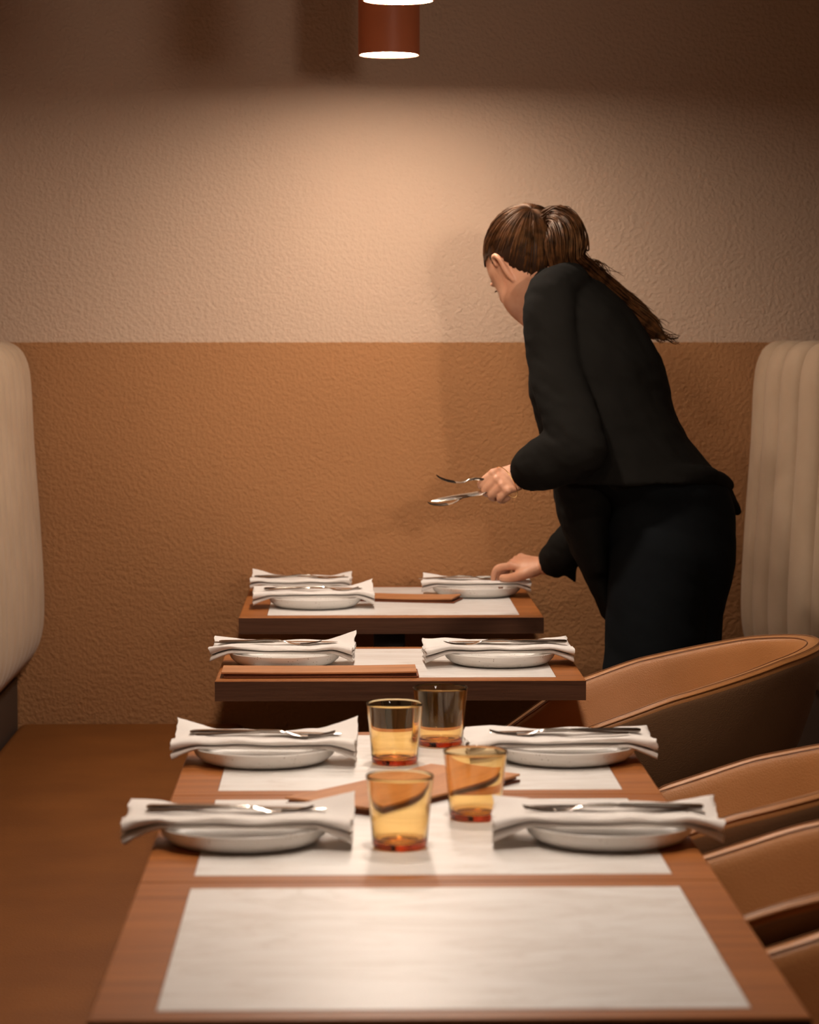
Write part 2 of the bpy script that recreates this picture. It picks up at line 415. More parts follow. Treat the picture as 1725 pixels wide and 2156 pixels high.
def napkin(name, seed, L=.272, W=.098, loc=(0,0,0), rz=0.0, label='', lift=(0,0), swap=False, group=None):
    """folded linen napkin: a ribbon folded on itself three times, its loose ends at left and right"""
    rnd = random.Random(seed)
    w = W/2
    # folding path in (y, z): front is -y
    path = [(w*.9,.0015),(-w*.55,.002),(-w*.88,.003),(-w*.99,.0070),(-w*.86,.0108),(-w*.4,.0106),(w*.3,.0100),(w*.86,.0108),(w*1.0,.0150),(w*.86,.0195),(w*.45,.0190),(w*.10,.0165),
            (-w*.35,.0165),(-w*.72,.0180),(-w*1.02,.0205),(-w*1.10,.0255),(-w*.98,.0300),(-w*.66,.0300),(-w*.30,.0255),(w*.05,.0225),(w*.40,.0245),(w*.78,.0300),(w*1.02,.0330)]
    path = [(y_, z_*.46) for y_, z_ in path]
    q = catmull(path, 3)
    th = .0011
    outl = []
    for side in (1, -1):
        seq = range(len(q)) if side == 1 else range(len(q)-1, -1, -1)
        for i in seq:
            a = Vector(q[max(i-1, 0)]); c = Vector(q[min(i+1, len(q)-1)]); d = (c - a).normalized()
            outl.append((q[i][0] - d.y*th*side, q[i][1] + d.x*th*side))
    N = 46; b = bmesh.new(); rows = []
    o1, o2, o3 = rnd.uniform(0, 50), rnd.uniform(0, 50), rnd.uniform(0, 50)
    hR = .0235
    for i in range(N + 1):
        t = i/N; u = 2*t - 1; x = u*L/2
        end = max(0, abs(u) - .55)/.45
        side = 1 if u > 0 else 0
        flare = 1 + .22*end**1.5
        zsc = 1 - .10*math.cos(u*math.pi)*.5 + .55*end**1.6
        drop = -.013*max(0, (abs(x) - .092)/.045)**1.3 if abs(x) > .092 else 0
        row = []
        for (yy, zz) in outl:
            lay = zz/.0152
            ny = noise.noise(Vector((x*16 + o1, yy*9, lay*2)))*.006*(.3 + lay)
            nz = noise.noise(Vector((x*20 + o2, yy*22, lay*1.1)))*.0030*(.15 + lay)
            wy = noise.noise(Vector((x*7 + o3, lay*1.2, 0)))*.010*lay
            lf = lift[side]*end**1.4*max(0, yy/w)*lay
            dz = drop*(1.35 - .5*lay)
            z = zz*zsc + nz + dz + lf
            row.append(b.verts.new((x + (.004*noise.noise(Vector((yy*60, lay*4, o1 + side*9))) if end > .9 else 0), yy*flare + ny + wy, max(z, .0008 + drop*1.3))))
        rows.append(row)
    K = len(outl)
    for r0, r1 in zip(rows, rows[1:]):
        for j in range(K): b.faces.new((r0[j], r0[(j+1) % K], r1[(j+1) % K], r1[j]))
    H = len(q)
    for row, fl in ((rows[0], 0), (rows[-1], 1)):
        for j in range(H - 1):
            f = (row[j], row[j+1], row[K-2-j], row[K-1-j])
            b.faces.new(f if fl else f[::-1])
    o = link(name, b, MT['linen'], sharp=75)
    o.location = loc; o.rotation_euler = (0, 0, rz); tag(o, label, 'napkin', group)
    return o

def strip(b, secs):
    """secs: (x, halfwidth, z, thickness) -> flat bar with bevelled section"""
    rows = []
    for x, hw, z, th in secs:
        rows.append([b.verts.new((x, y, zz)) for y, zz in ((-hw, z), (-hw*.6, z+th/2), (hw*.6, z+th/2), (hw, z), (hw*.6, z-th/2), (-hw*.6, z-th/2))])
    for a_, c_ in zip(rows, rows[1:]):
        for i in range(6): b.faces.new((a_[i], a_[(i+1)%6], c_[(i+1)%6], c_[i]))
    b.faces.new(rows[0][::-1]); b.faces.new(rows[-1])
def fork_bm():
    b = bmesh.new()
    strip(b, [(-.100,.0040,.0030,.0016),(-.096,.0078,.0030,.0022),(-.080,.0076,.0032,.0024),(-.040,.0048,.0052,.0026),(-.005,.0030,.0080,.0030),(.020,.0028,.0075,.0030),(.034,.0045,.0050,.0022),(.044,.0100,.0022,.0016),(.052,.0118,.0012,.0014),(.062,.0120,.0010,.0014)])
    for k in range(4):
        y = -.0093 + k*.0062
        rows = []
        for x, z, hw in ((.0615,.0010,.0019),(.078,.0018,.0017),(.092,.0040,.0014),(.101,.0066,.0007)):
            yy = y*(1 - .08*(x-.0615)/.04)
            rows.append([b.verts.new((x, yy-hw, z)), b.verts.new((x, yy, z+.0008)), b.verts.new((x, yy+hw, z)), b.verts.new((x, yy, z-.0008))])
        for a_, c_ in zip(rows, rows[1:]):
            for i in range(4): b.faces.new((a_[i], a_[(i+1)%4], c_[(i+1)%4], c_[i]))
        b.faces.new(rows[0][::-1]); b.faces.new(rows[-1])
    return b
def knife_bm():
    b = bmesh.new()
    strip(b, [(-.110,.0045,.004,.0040),(-.106,.0080,.004,.0056),(-.080,.0078,.0042,.0060),(-.030,.0058,.0046,.0056),(-.010,.0050,.0046,.0050),(-.004,.0062,.0044,.0026),(.004,.0095,.0040,.0016),(.060,.0100,.0036,.0014),(.090,.0088,.0034,.0012),(.104,.0055,.0034,.0010),(.110,.0012,.0034,.0008)])
    return b
_protos = {}
def cutlery(kind, loc, rot, label, group=None, s=1.0):
    if kind not in _protos:
        o = link(kind, fork_bm() if kind == 'fork' else knife_bm(), MT['steel'], sharp=30); _protos[kind] = o
    else:
        o = _protos[kind].copy(); COL.objects.link(o)
    o.location = loc; o.rotation_euler = rot; o.scale = (s, s, s); tag(o, label, kind, group); return o

plate0 = None
def setting(key, x, y, seed, side, where, L=.272, rz=0., lift=(0,0), plate=True, nx=0., fk=(0,0,0), kn=(0,0,0), rk=None):
    """plate, napkin, fork and knife of one place setting"""
    global plate0
    z0 = TZ + .0004
    if plate0 is None:
        plate0 = link('plate', plate_proto(), MT['stone']); p = plate0
    else:
        p = plate0.copy(); COL.objects.link(p)
    y -= .012
    p.location = (x, y, z0); p.rotation_euler = (0, 0, seed*1.3)
    tag(p, 'speckled off-white stoneware plate ' + where, 'plate')
    nz = z0 + .0232
    napkin('napkin', seed, L=L, loc=(x + nx, y, nz), rz=rz, lift=lift, label='folded white linen napkin ' + where)
    c, s_ = math.cos(rz), math.sin(rz)
    def on(dx, dy): return (x + nx + dx*c - dy*s_, y + dx*s_ + dy*c)
    zc = nz + .0130
    a = on(fk[0], fk[1]); cutlery('fork', (a[0], a[1], zc + .001), (0, 0, rz + fk[2]), 'steel fork on the napkin ' + where)
    a = on(kn[0], kn[1]); cutlery('knife', (a[0], a[1], zc), (0, 0, rz + kn[2]), 'steel knife on the napkin ' + where)
PI = math.pi
setting('BL', -.128, 3.330, 11, 'l', 'nearest the camera on the left', L=.275, rz=R(-1), lift=(.004,.012), nx=-.006, fk=(-.01,-.008,R(3)), kn=(-.004,.012,R(-2)))
setting('BR', .316, 3.330, 12, 'r', 'nearest the camera on the right', L=.275, rz=R(-2), lift=(.006,.006), nx=-.004, fk=(.0,-.006,PI+R(3)), kn=(.01,.012,PI+R(-1)))
setting('CL', -.122, 3.950, 13, 'l', 'second from camera on the left', L=.262, rz=R(-2), lift=(.012,.016), nx=.001, fk=(.0,-.006,R(2)), kn=(.0,.012,R(-3)))
setting('CR', .311, 3.955, 14, 'r', 'second from camera on the right', L=.270, rz=R(1), lift=(.0,.002), nx=-.008, fk=(.0,-.008,PI+R(-2)), kn=(.01,.012,PI+R(2)))
setting('ML', -.119, 5.094, 15, 'l', 'behind the menu on the middle table', L=.262, rz=R(-3), lift=(.004,.014), nx=-.003, fk=(-.03,-.006,R(-2)), kn=(-.01,.010,R(3)))
setting('MR', .279, 5.092, 16, 'r', 'right on the middle table', L=.272, rz=R(2), lift=(.004,.006), nx=-.004, fk=(.0,-.010,PI+R(8)), kn=(.02,.008,PI+R(-3)))
setting('FL', -.076, 6.135, 17, 'l', 'at the far table, front left', L=.268, rz=R(2), lift=(.002,.016), nx=-.004, fk=(.0,-.006,0), kn=(.0,.012,R(2)))
setting('FB', -.110, 6.425, 18, 'l', 'at the far table, rearmost left', L=.232, rz=R(-2), lift=(.008,.002), nx=-.002, fk=(.0,-.006,0), kn=(.0,.012,R(2)))
setting('FR', .296, 6.385, 19, 'r', 'under the hand of the woman', L=.250, rz=R(-3), lift=(.006,.0), nx=-.0, fk=(-.035,-.004,R(4)), kn=(-.01,.016,PI+R(2)))

# ------------------------------------------------------------------ glasses
def glass_bm():
    prof = [(0,.003),(.020,.0018),(.0295,.0),(.0315,.0012),(.0335,.006),(.0350,.030),(.0375,.058),(.0405,.084),(.0410,.0868),(.0404,.0877),(.0396,.0868),(.0390,.084),(.0358,.058),(.0330,.032),(.0314,.014),(.0290,.0090),(.018,.0072),(0,.0066)]
    b = bmesh.new(); lathe(b, prof, 64); return b
g0 = None
for (x, d, sc_, lab) in ((.0605, 3.277, 1.0, 'amber glass tumbler nearest the camera, at the left of the near pair'),
                       (.1600, 3.470, 1.0, 'amber glass tumbler at the right end of the menu, beside the near right napkin'),
                       (.0650, 3.915, 1.0, 'amber glass tumbler by the left napkin of the third table'),
                       (.1360, 4.085, 1.0, 'amber glass tumbler farthest back, in front of the middle table edge')):
    if g0 is None: g0 = link('tumbler', glass_bm(), MT['amber'], sharp=80); o = g0
    else: o = g0.copy(); COL.objects.link(o)
    o.location = (x, d, TZ + .0006); tag(o, lab, 'glass', 'amber tumblers on the joined tables')

# ------------------------------------------------------------------ menus
def menu(cx, cy, L, W, rz, label, bend=.004, seed=0):
    t = empty('menu', (cx, cy, TZ + .0006), rz, label=label, cat='menu')
    rnd = random.Random(seed)
    def sheet(z0, th, dx, dy, bnd, mat, nm, l=L, wd=W):
        b = bmesh.new(); N = 16; rows = []
        for i in range(N+1):
            u = -1 + 2*i/N
            zz = z0 + bnd*(u*u)*(.6 if u < 0 else 1.0)
            yo = .0015*math.sin(u*4 + seed)
            rows.append([b.verts.new((u*l/2 + dx, -wd/2 + dy + yo, zz)), b.verts.new((u*l/2 + dx, wd/2 + dy, zz)), b.verts.new((u*l/2 + dx, wd/2 + dy, zz + th)), b.verts.new((u*l/2 + dx, -wd/2 + dy + yo, zz + th))])
        for a_, c_ in zip(rows, rows[1:]):
            for i in range(4): b.faces.new((a_[i], a_[(i+1)%4], c_[(i+1)%4], c_[i]))
        b.faces.new(rows[0][::-1]); b.faces.new(rows[-1])
        bmesh.ops.bevel(b, geom=[e for e in b.edges], offset=.0004, segments=1, affect='EDGES')
        link(nm, b, mat, t, False)
    sheet(0, .0032, .002, .001, 0, MT['menu_dark'], 'back_cover')
    sheet(.0036, .0020, -.001, 0, bend*.35, MT['menu_dark'], 'inner_leaf', L-.006, W-.006)
    sheet(.0066, .0032, -.002, -.001, bend*.6, MT['menu'], 'front_cover')
    return t
menu(-.052, 4.925, .348, .100, R(.4), 'long brown menu along the front edge of the middle table', .003, 1)
menu(.075, 3.660, .330, .150, R(53), 'brown menu lying askew behind the amber tumblers', .004, 2)
menu(.125, 6.260, .250, .100, R(-14), 'brown menu in the middle of the far table', .004, 3)

# ------------------------------------------------------------------ tub chairs
def chair_proto():
    t = empty('tub_chair', (0, 0, 0))
    # plan: U open towards -x; centre at origin, back at +x
    hw = .272; xb = .30; xa = -.29; xc = -.10
    def plan(s):
        # s in [-1,1]; far arm tip at s=1 (y>0), back at 0, near arm tip at -1
        a = abs(s); sg = 1 if s >= 0 else -1
        if a < .68:
            ang = a/.68*math.pi/2; A = xb - xc
            return Vector((xc + A*math.cos(ang), sg*hw*math.sin(ang))), Vector((math.cos(ang)/A, sg*math.sin(ang)/hw)).normalized()
        u = (a - .68)/.32
        x = xc*(1-u) + xa*u
        return Vector((x, sg*(hw - .022*u*u))), Vector((.12*u, sg)).normalized()
    def rimz(x):
        pts = [(-.29,.585),(-.16,.675),(-.02,.725),(.10,.755),(.20,.780),(.30,.797)]
        for (x0, z0), (x1, z1) in zip(pts, pts[1:]):
            if x <= x1: 
                k = max(0, (x - x0)/(x1 - x0)); k2 = k
                return z0 + (z1 - z0)*k2
        return pts[-1][1]
    N = 72
    zb = .36
    def section(s):
        p, n = plan(s); zr = rimz(p.x); h = zr - zb
        back = max(0, math.cos(min(1, abs(s)/.6)*math.pi/2))
        cut = .16 + .06*back
        out = [(-cut,zb),(-cut*.62,zb+h*.18),(-cut*.30,zb+h*.45),(-cut*.10,zb+h*.72),(-.003,zb+h*.92),(.0,zr-.012),(-.005,zr-.003),(-.014,zr+.001),(-.026,zr),(-.036,zr-.005),(-.043,zr-.016),(-.052,zb+h*.82),(-.075,zb+h*.6),(-.100,zb+h*.42),(-.13,zb+.09)]
        return p, n, zr, out
    b = bmesh.new(); rows = []
    for i in range(N + 1):
        s = -1 + 2*i/N
        p, n, zr, out = section(s)
        rows.append([b.verts.new((p.x + n.x*o, p.y + n.y*o, z)) for o, z in out])
    K = len(rows[0])
    for r0, r1 in zip(rows, rows[1:]):
        for j in range(K-1): b.faces.new((r0[j], r0[j+1], r1[j+1], r1[j]))
        b.faces.new((r0[-1], r0[0], r1[0], r1[-1]))
    b.faces.new(rows[0]); b.faces.new(rows[-1][::-1])
    b.normal_update()
    o = link('shell', b, MT['leather'], t, sharp=50)
    o.data.materials.append(MT['leather_dark'])
    # outer panels are the darker hide
    nf = K
    for fi, f in enumerate(o.data.polygons):
        j = fi % K
        if fi < N*K and (j <= 4 or j == K-1): f.material_index = 1
    sd = o.modifiers.new('sub', 'SUBSURF'); sd.levels = 1; sd.render_levels = 1
    for off, dz, rad, mat in ((-.0035, -.0045, .0022, 'leather'), (-.034, -.0030, .0010, 'thread'), (-.012, .0012, .0008, 'thread')):
        b = bmesh.new(); pts = []
        for i in range(N + 1):
            p, n, zr, _ = section(-1 + 2*i/N); pts.append((p.x + n.x*off, p.y + n.y*off, zr + dz))
        limb(b, pts, [rad]*len(pts), n=6, k=1)
        link('piping' if rad > .002 else 'seam', b, MT[mat], o)
    # seat
    b = bmesh.new(); ring = []
    def seatring(sc_, z):
        out = []
        for i in range(41):
            p, n = plan(-1 + 2*i/40); q = p + n*(-.128); out.append(b.verts.new((q.x*sc_, q.y*sc_, z)))
        return out
    rs = [seatring(.90,.37), seatring(1.0,.385), seatring(1.0,.445), seatring(.96,.458), seatring(.8,.466)]
    for a_, c_ in zip(rs, rs[1:]):
        for i in range(41): b.faces.new((a_[i], a_[(i+1)%41], c_[(i+1)%41], c_[i]))
    b.faces.new(rs[-1]); b.faces.new(rs[0][::-1]); link('seat', b, MT['leather'], t)
    for sx in (-1, 1):
        for sy in (-1, 1):
            b = bmesh.new(); limb(b, [(sx*.09,sy*.08,.37),(sx*.20,sy*.17,.012)], [.016,.010], n=12, k=2); link('leg', b, MT['black'], t)
    return t
ch0 = chair_proto()
for i, (x, y, rz, lab) in enumerate(((.580, 5.060, R(0), 'caramel tub chair at the middle table, whole rim in view'),
                                     (.580, 3.865, R(-12), 'caramel tub chair at the third table, between the far and the nearer chairs'),
                                     (.560, 3.305, R(-12), 'caramel tub chair at the second table, right of its napkin'),
                                     (.560, 2.745, R(-9), 'caramel tub chair nearest the camera, cut by the right edge'))):
    c = ch0 if i == 0 else copy_tree(ch0)
    c.location = (x, y, 0); c.rotation_euler = (0, 0, rz); c.scale = (1, 1.10 if i == 0 else 1, 1); tag(c, lab, 'chair', 'tub chairs along the right of the tables')

# ------------------------------------------------------------------ the woman
# heading of the body in plan: left and a little away from the camera
hd = R(30); F = Vector((-math.cos(hd), math.sin(hd), 0)); Lf = Vector((-math.sin(hd), -math.cos(hd), 0)); U = Vector((0, 0, 1))
woman = empty('person', (P(1400, 1900, 5.87).x, 5.87, 0), label='woman in black jacket and dark trousers leaning over the far table, holding cutlery', cat='person')
INV = Matrix.Translation(-woman.location)
def under(o): o.matrix_parent_inverse = INV.copy(); return o
def rowst(rows):
    """rows (py, lpx, rpx, depth, rho): horizontal ellipses whose projected width is lpx..rpx"""
    out = []
    for py, l, r, d, rho in rows:
        a_, c_ = P(l, py, d), P(r, py, d); w_ = (c_ - a_).length/2; cc = (a_ + c_)/2
        A = w_/math.sqrt(math.sin(hd)**2 + (rho*math.cos(hd))**2)
        out.append((cc, Lf*A, F*A*rho))
    return out
def refine(rows, k=4): return catmull(rows, k)

J = [(576,1150,1238,5.93,.7),(588,1128,1262,5.92,.7),(610,1112,1290,5.91,.72),(650,1104,1330,5.90,.75),(700,1107,1366,5.90,.78),(760,1108,1398,5.89,.8),(820,1112,1414,5.89,.8),
     (870,1122,1426,5.88,.82),(920,1138,1450,5.87,.85),(960,1150,1480,5.87,.88),(990,1158,1505,5.87,.9),(1012,1163,1528,5.87,.92)]
bj = bmesh.new()
loft(bj, rowst(refine(J)), 40)
# front panels hanging from the chest
fp = [(980,1160,1330,5.93),(1040,1166,1308,5.93),(1090,1176,1290,5.93),(1150,1198,1284,5.92),(1215,1228,1284,5.91),(1270,1256,1290,5.90),(1303,1272,1291,5.89)]
sts = []
for py, l, r, d in refine(fp, 3):
    a_, c_ = P(l, py, d), P(r, py, d); sts.append(((a_ + c_)/2, (c_ - a_)/2 , Vector((0, .14 if py < 1200 else .10, 0)).lerp(Vector((0,.10,0)), .3)))
loft(bj, sts, 28)
# peplum at the back lifting off the hips
limb(bj, [P(1440,1008,5.80), P(1502,1030,5.84), P(1530,1052,5.88), P(1552,1078,5.92)], [.024,.024,.020,.012], flat=.8)
limb(bj, [P(1485,1010,5.93), P(1515,1022,5.94), P(1550,1070,5.95)], [.028,.020,.010])
limb(bj, [P(1300,1015,5.74), P(1380,1000,5.72), P(1480,1003,5.76), P(1528,1020,5.86)], [.020,.022,.022,.018])
# sleeves
SH, EL, CU = P(1160,636,5.80), P(1222,950,5.66), P(1105,1001,5.76)
limb(bj, [P(1200,600,5.88), SH, P(1172,780,5.75), EL], [.050,.058,.058,.060], n=24)
limb(bj, [EL, P(1165,968,5.70), P(1128,985,5.735), CU], [.058,.060,.052,.041], n=24, rnd=False)
SR, ER, CR = P(1262,650,6.06), P(1290,980,6.12), P(1166,1182,6.28)
limb(bj, [SR, P(1290,800,6.10), ER], [.055,.055,.052], n=24)
limb(bj, [ER, P(1235,1105,6.19), P(1192,1158,6.225), CR], [.052,.050,.047,.040], n=24, rnd=False)
# collar
limb(bj, [P(1120,604,5.98), P(1160,582,5.93), P(1215,580,5.94), P(1240,592,6.02)], [.022,.024,.024,.022])
limb(bj, [P(1196,1195,6.24), P(1212,1226,6.25)], [.022,.004])
def wrinkle(o, amp, sc_, seed):
    vs = o.data.vertices; n3 = len(vs)*3; co = [0.0]*n3; nm = [0.0]*n3
    vs.foreach_get('co', co); vs.foreach_get('normal', nm)
    for i in range(0, n3, 3):
        x, y, z = co[i:i+3]; q = Vector((x*sc_ + seed, y*sc_, z*sc_*1.9 + x*sc_))
        k = (noise.noise(q)*.65 + noise.noise(q*2.3)*.35)*amp
        co[i] += nm[i]*k; co[i+1] += nm[i+1]*k; co[i+2] += nm[i+2]*k
    vs.foreach_set('co', co); o.data.update()
jk = under(remeshed('jacket', bj, MT['jacket'], .0055, woman, 3)); wrinkle(jk, .006, 13, 3)

bt = bmesh.new()
TR = [(930,1230,1430,5.87,.95),(980,1225,1492,5.87,.95),(1020,1240,1530,5.86,.95),(1060,1284,1543,5.86,.95),(1110,1280,1549,5.86,.95),(1170,1280,1551,5.86,.95),(1230,1281,1540,5.86,.95),(1290,1284,1524,5.86,.95),(1335,1285,1517,5.86,.95),(1400,1278,1512,5.86,.95)]
loft(bt, rowst(refine(TR)), 40)
limb(bt, [P(1392,1180,5.80), P(1372,1400,5.76), P(1352,1560,5.76), P(1372,1780,5.78), P(1388,2010,5.78)], [.110,.102,.095,.088,.092], n=28)
limb(bt, [P(1425,1180,5.93), P(1424,1400,5.96), P(1412,1560,5.97), P(1420,1780,5.98), P(1428,2000,5.98)], [.105,.098,.092,.088,.092], n=28)
tr = under(remeshed('trousers', bt, MT['trousers'], .008, woman, 3)); wrinkle(tr, .005, 8, 9)
for (px, d) in ((1380, 5.78), (1420, 5.98)):
    c = P(px, 2000, d); b = bmesh.new()
    limb(b, [(c.x+.05, c.y-.03, .045), (c.x-.02, c.y+.01, .05), (c.x-.10, c.y+.055, .032), (c.x-.16, c.y+.09, .024)], [.036,.040,.036,.022], flat=.95)
    box(b, c.x-.17, c.x+.08, c.y-.03, c.y+.03, .0, .012, .004)
    bmesh.ops.recalc_face_normals(b, faces=b.faces)
    for v in b.verts:
        if v.co.z < 0: v.co.z = 0.0
    under(link('shoe', b, MT['shoe'], woman))

# --- body: one continuous skin surface
bb = bmesh.new()
loft(bb, rowst(refine([(a_, (l + r)/2 - (r - l)*.34, (l + r)/2 + (r - l)*.34, d, rho) for a_, l, r, d, rho in J[2:] + TR[2:]], 2)), 28)
limb(bb, [P(1190,625,5.86), SH, P(1176,780,5.76), EL, P(1165,968,5.70), P(1100,1000,5.765)], [.04,.044,.042,.040,.036,.026])
limb(bb, [P(1240,640,6.0), SR, P(1290,800,6.10), ER, P(1235,1105,6.19), P(1158,1190,6.29)], [.04,.044,.042,.040,.034,.026])
limb(bb, [P(1390,1240,5.78), P(1372,1400,5.76), P(1352,1560,5.76), P(1374,1780,5.78), P(1385,1990,5.78)], [.05,.055,.05,.045,.035])
limb(bb, [P(1425,1240,5.95), P(1424,1400,5.96), P(1412,1560,5.97), P(1420,1780,5.98), P(1425,1990,5.98)], [.05,.055,.05,.045,.035])
# head frame
hy = R(66); pt = R(36); HS = 1.07
hf = Vector((-math.cos(hy)*math.cos(pt), math.sin(hy)*math.cos(pt), -math.sin(pt)))
hs = Vector((-math.sin(hy), -math.cos(hy), 0))            # her left
hu = hf.cross(hs) * -1
if hu.z < 0: hu = -hu
_r = R(8); hs, hu = hs*math.cos(_r) - hu*math.sin(_r), hu*math.cos(_r) + hs*math.sin(_r)
HC = P(1108, 554, 6.03)
def hp(f, s, u): return HC + (hf*f + hs*s + hu*u)*HS
def hball(f, s, u, rf, rs, ru, sub=3): ball(bb, hp(f, s, u), (hf*rf*HS, hs*rs*HS, hu*ru*HS), sub)
HEAD = [(.099,-.030,.006,.018),(.092,-.054,.036,.042),(.072,-.080,.064,.062),(.042,-.096,.083,.073),(.010,-.100,.089,.076),(-.020,-.094,.086,.074),(-.045,-.080,.087,.072),
        (-.065,-.056,.084,.070),(-.084,-.030,.083,.058),(-.100,-.004,.081,.041),(-.116,.024,.075,.029),(-.128,.040,.068,.014)]
loft(bb, [(hp((fb + ff)/2, 0, u), hf*(ff - fb)/2*HS, hs*wd*HS) for u, fb, ff, wd in catmull(HEAD, 4)], 40)
for s in (-1, 1):
    hball(.056, s*.036, -.038, .018, .019, .018)          # cheekbone
    hball(.078, s*.028, .010, .009, .020, .006)           # brow
    hball(.072, s*.030, -.008, .009, .013, .009)          # lids
    # ear
    limb(bb, [hp(-.024, s*.066, -.052), hp(-.030, s*.076, -.034), hp(-.038, s*.084, -.012), hp(-.034, s*.087, .004), hp(-.020, s*.084, .008), hp(-.012, s*.079, -.004)], [.0058,.0066,.0060,.0056,.0052,.0040], n=10)
    hball(-.024, s*.072, -.024, .012, .005, .024)
limb(bb, [hp(.086, 0, .002), hp(.093, 0, -.020), hp(.100, 0, -.038)], [.008,.009,.0105], n=12)
hball(.092, .008, -.042, .008, .006, .005); hball(.092, -.008, -.042, .008, .006, .005)
hball(.083, 0, -.067, .0065, .015, .005); hball(.082, 0, -.076, .0065, .013, .005)
# neck
limb(bb, [hp(-.034, 0, -.040), P(1146,612,5.99), P(1195,650,5.94)], [.052,.052,.062], n=24)

def hand(bm, wrist, a, n, lengths, curl, thumb, palm=(.088, .040), splay=.0, thumbside=1, rs=1.0):
    """a: towards the fingers, n: out of the back of the hand; curl: per finger list of 3 bends (radians, towards the palm)"""
    a = a.normalized(); n = (n - a*n.dot(a)).normalized(); s = n.cross(a).normalized()*thumbside
    pl, pw = palm
    loft(bm, [(wrist - a*.03, s*.024, n*.019), (wrist, s*.025, n*.018), (wrist + a*pl*.3, s*.031, n*.0165), (wrist + a*pl*.6, s*pw*.97, n*.0145), (wrist + a*pl*.9, s*pw, n*.0120), (wrist + a*pl*1.02, s*pw*.9, n*.008)], 20)
    tips = []
    for k in range(4):
        off = (1.5 - k)*pw*.50
        base = wrist + a*(pl*(.93 - (.0, -.02, .01, .07)[k])) + s*off + n*.001
        d = (a + s*(1.5 - k)*splay).normalized(); cur = 0
        pts = [base - d*.02, base]; rr = [.0085*rs, (.0094, .0094, .0088, .0078)[k]*rs]
        seg = [lengths[k]*q for q in (.46, .30, .24)]
        for q, (sg, cb) in enumerate(zip(seg, curl[k])):
            cur += cb
            dd = d*math.cos(cur) - n*math.sin(cur)
            pts.append(pts[-1] + dd*sg); rr.append((.0083, .0076, .0060)[q]*rs*(1 if k < 3 else .88))
        limb(bm, pts, rr, n=12, k=4); tips.append(pts[-1])
        ball(bm, base + n*.003, (a*.011, s*.0095, n*.009), 2)   # knuckle
    # thumb
    pts = [wrist + a*.018 + s*.016 - n*.004]
    for dx, ds, dn in thumb: pts.append(wrist + a*dx + s*ds + n*dn)
    limb(bm, pts, [.017*rs, .0135*rs, .0105*rs, .0085*rs][:len(pts)], n=12, k=4)
    return tips, a, n, s
# her right hand, palm down over the far plate, thumb towards the camera
WR = P(1148, 1192, 6.31)
a2 = (P(1078, 1183, 6.34) - WR).normalized(); n2 = Vector((-.05, -.30, .95))
hand(bb, WR, a2, n2, (.072, .080, .074, .058), [(.25,.80,.45), (.70,.62,.40), (.80,.75,.45), (.9,.8,.5)], [(.038,.036,-.010), (.066,.042,-.020), (.092,.036,-.027)], palm=(.078,.036), thumbside=1)
# her left hand, closed round fork and knives, its back to the camera
WL = P(1102, 998, 5.765)
a1 = (P(1048, 1018, 5.735) - WL).normalized(); n1 = Vector((-.12, -.86, .50))
hand(bb, WL, a1, n1, (.070, .076, .070, .055), [(.75,1.35,.9), (.85,1.4,.9), (.95,1.4,.9), (1.0,1.4,.9)], [(.030,.024,-.020), (.056,.024,-.030), (.078,.012,-.034)], palm=(.066,.034), thumbside=-1)
body = under(remeshed('body', bb, MT['skin'], .0026, woman, 2, .5))
for s in (-1, 1):
    b = bmesh.new(); ball(b, hp(.0685, s*.030, -.008), (hf*.0118, hs*.0118, hu*.0118), 3); under(link('eye', b, MT['eye'], woman))
    b = bmesh.new(); pts = [hp(.0825, s*(.030 + .013*math.sin(t)), -.008 + .004*math.cos(t)) for t in (-1.2,-.6,0,.6,1.2)]
    limb(b, pts, [.0008,.0015,.0017,.0018,.0010], n=6, k=3); under(link('eyelash', b, MT['hair'], woman))
    b = bmesh.new(); limb(b, [hp(.0865, s*.016, .014), hp(.084, s*.030, .019), hp(.073, s*.046, .014)], [.002,.0028,.001], n=6, k=3); under(link('eyebrow', b, MT['hair'], woman))

# --- hair
rnd = random.Random(5)
BAND = P(1158, 460, 5.97)          # where the ponytail is tied
bh = bmesh.new()
# close cap that follows the skull, cut at the hairline
cap = bmesh.new(); bmesh.ops.create_icosphere(cap, subdivisions=5, radius=1.0)
def cap_pt(v): return Vector((-.012 + v.x*.103, v.y*.0795, .013 + v.z*.0965))
def hairline(q):
    # keep when above / behind the hairline, q in head coordinates (f, s, u)
    f, s, u = q
    if f > .0: return u > .026 + (f/.09)*.020
    lim = .002 if f > -.030 else .002 - (-.030 - f)*4.0
    return u > max(lim, -.094)
for v in cap.verts: v.co = cap_pt(v.co)
bmesh.ops.delete(cap, geom=[v for v in cap.verts if not hairline(v.co)], context='VERTS')
for v in cap.verts:
    c = v.co.copy(); v.co = hp(*c)
geom = bmesh.ops.solidify(cap, geom=cap.faces[:], thickness=.003)
scalp = under(link('scalp_hair', cap, MT['scalp'], woman))
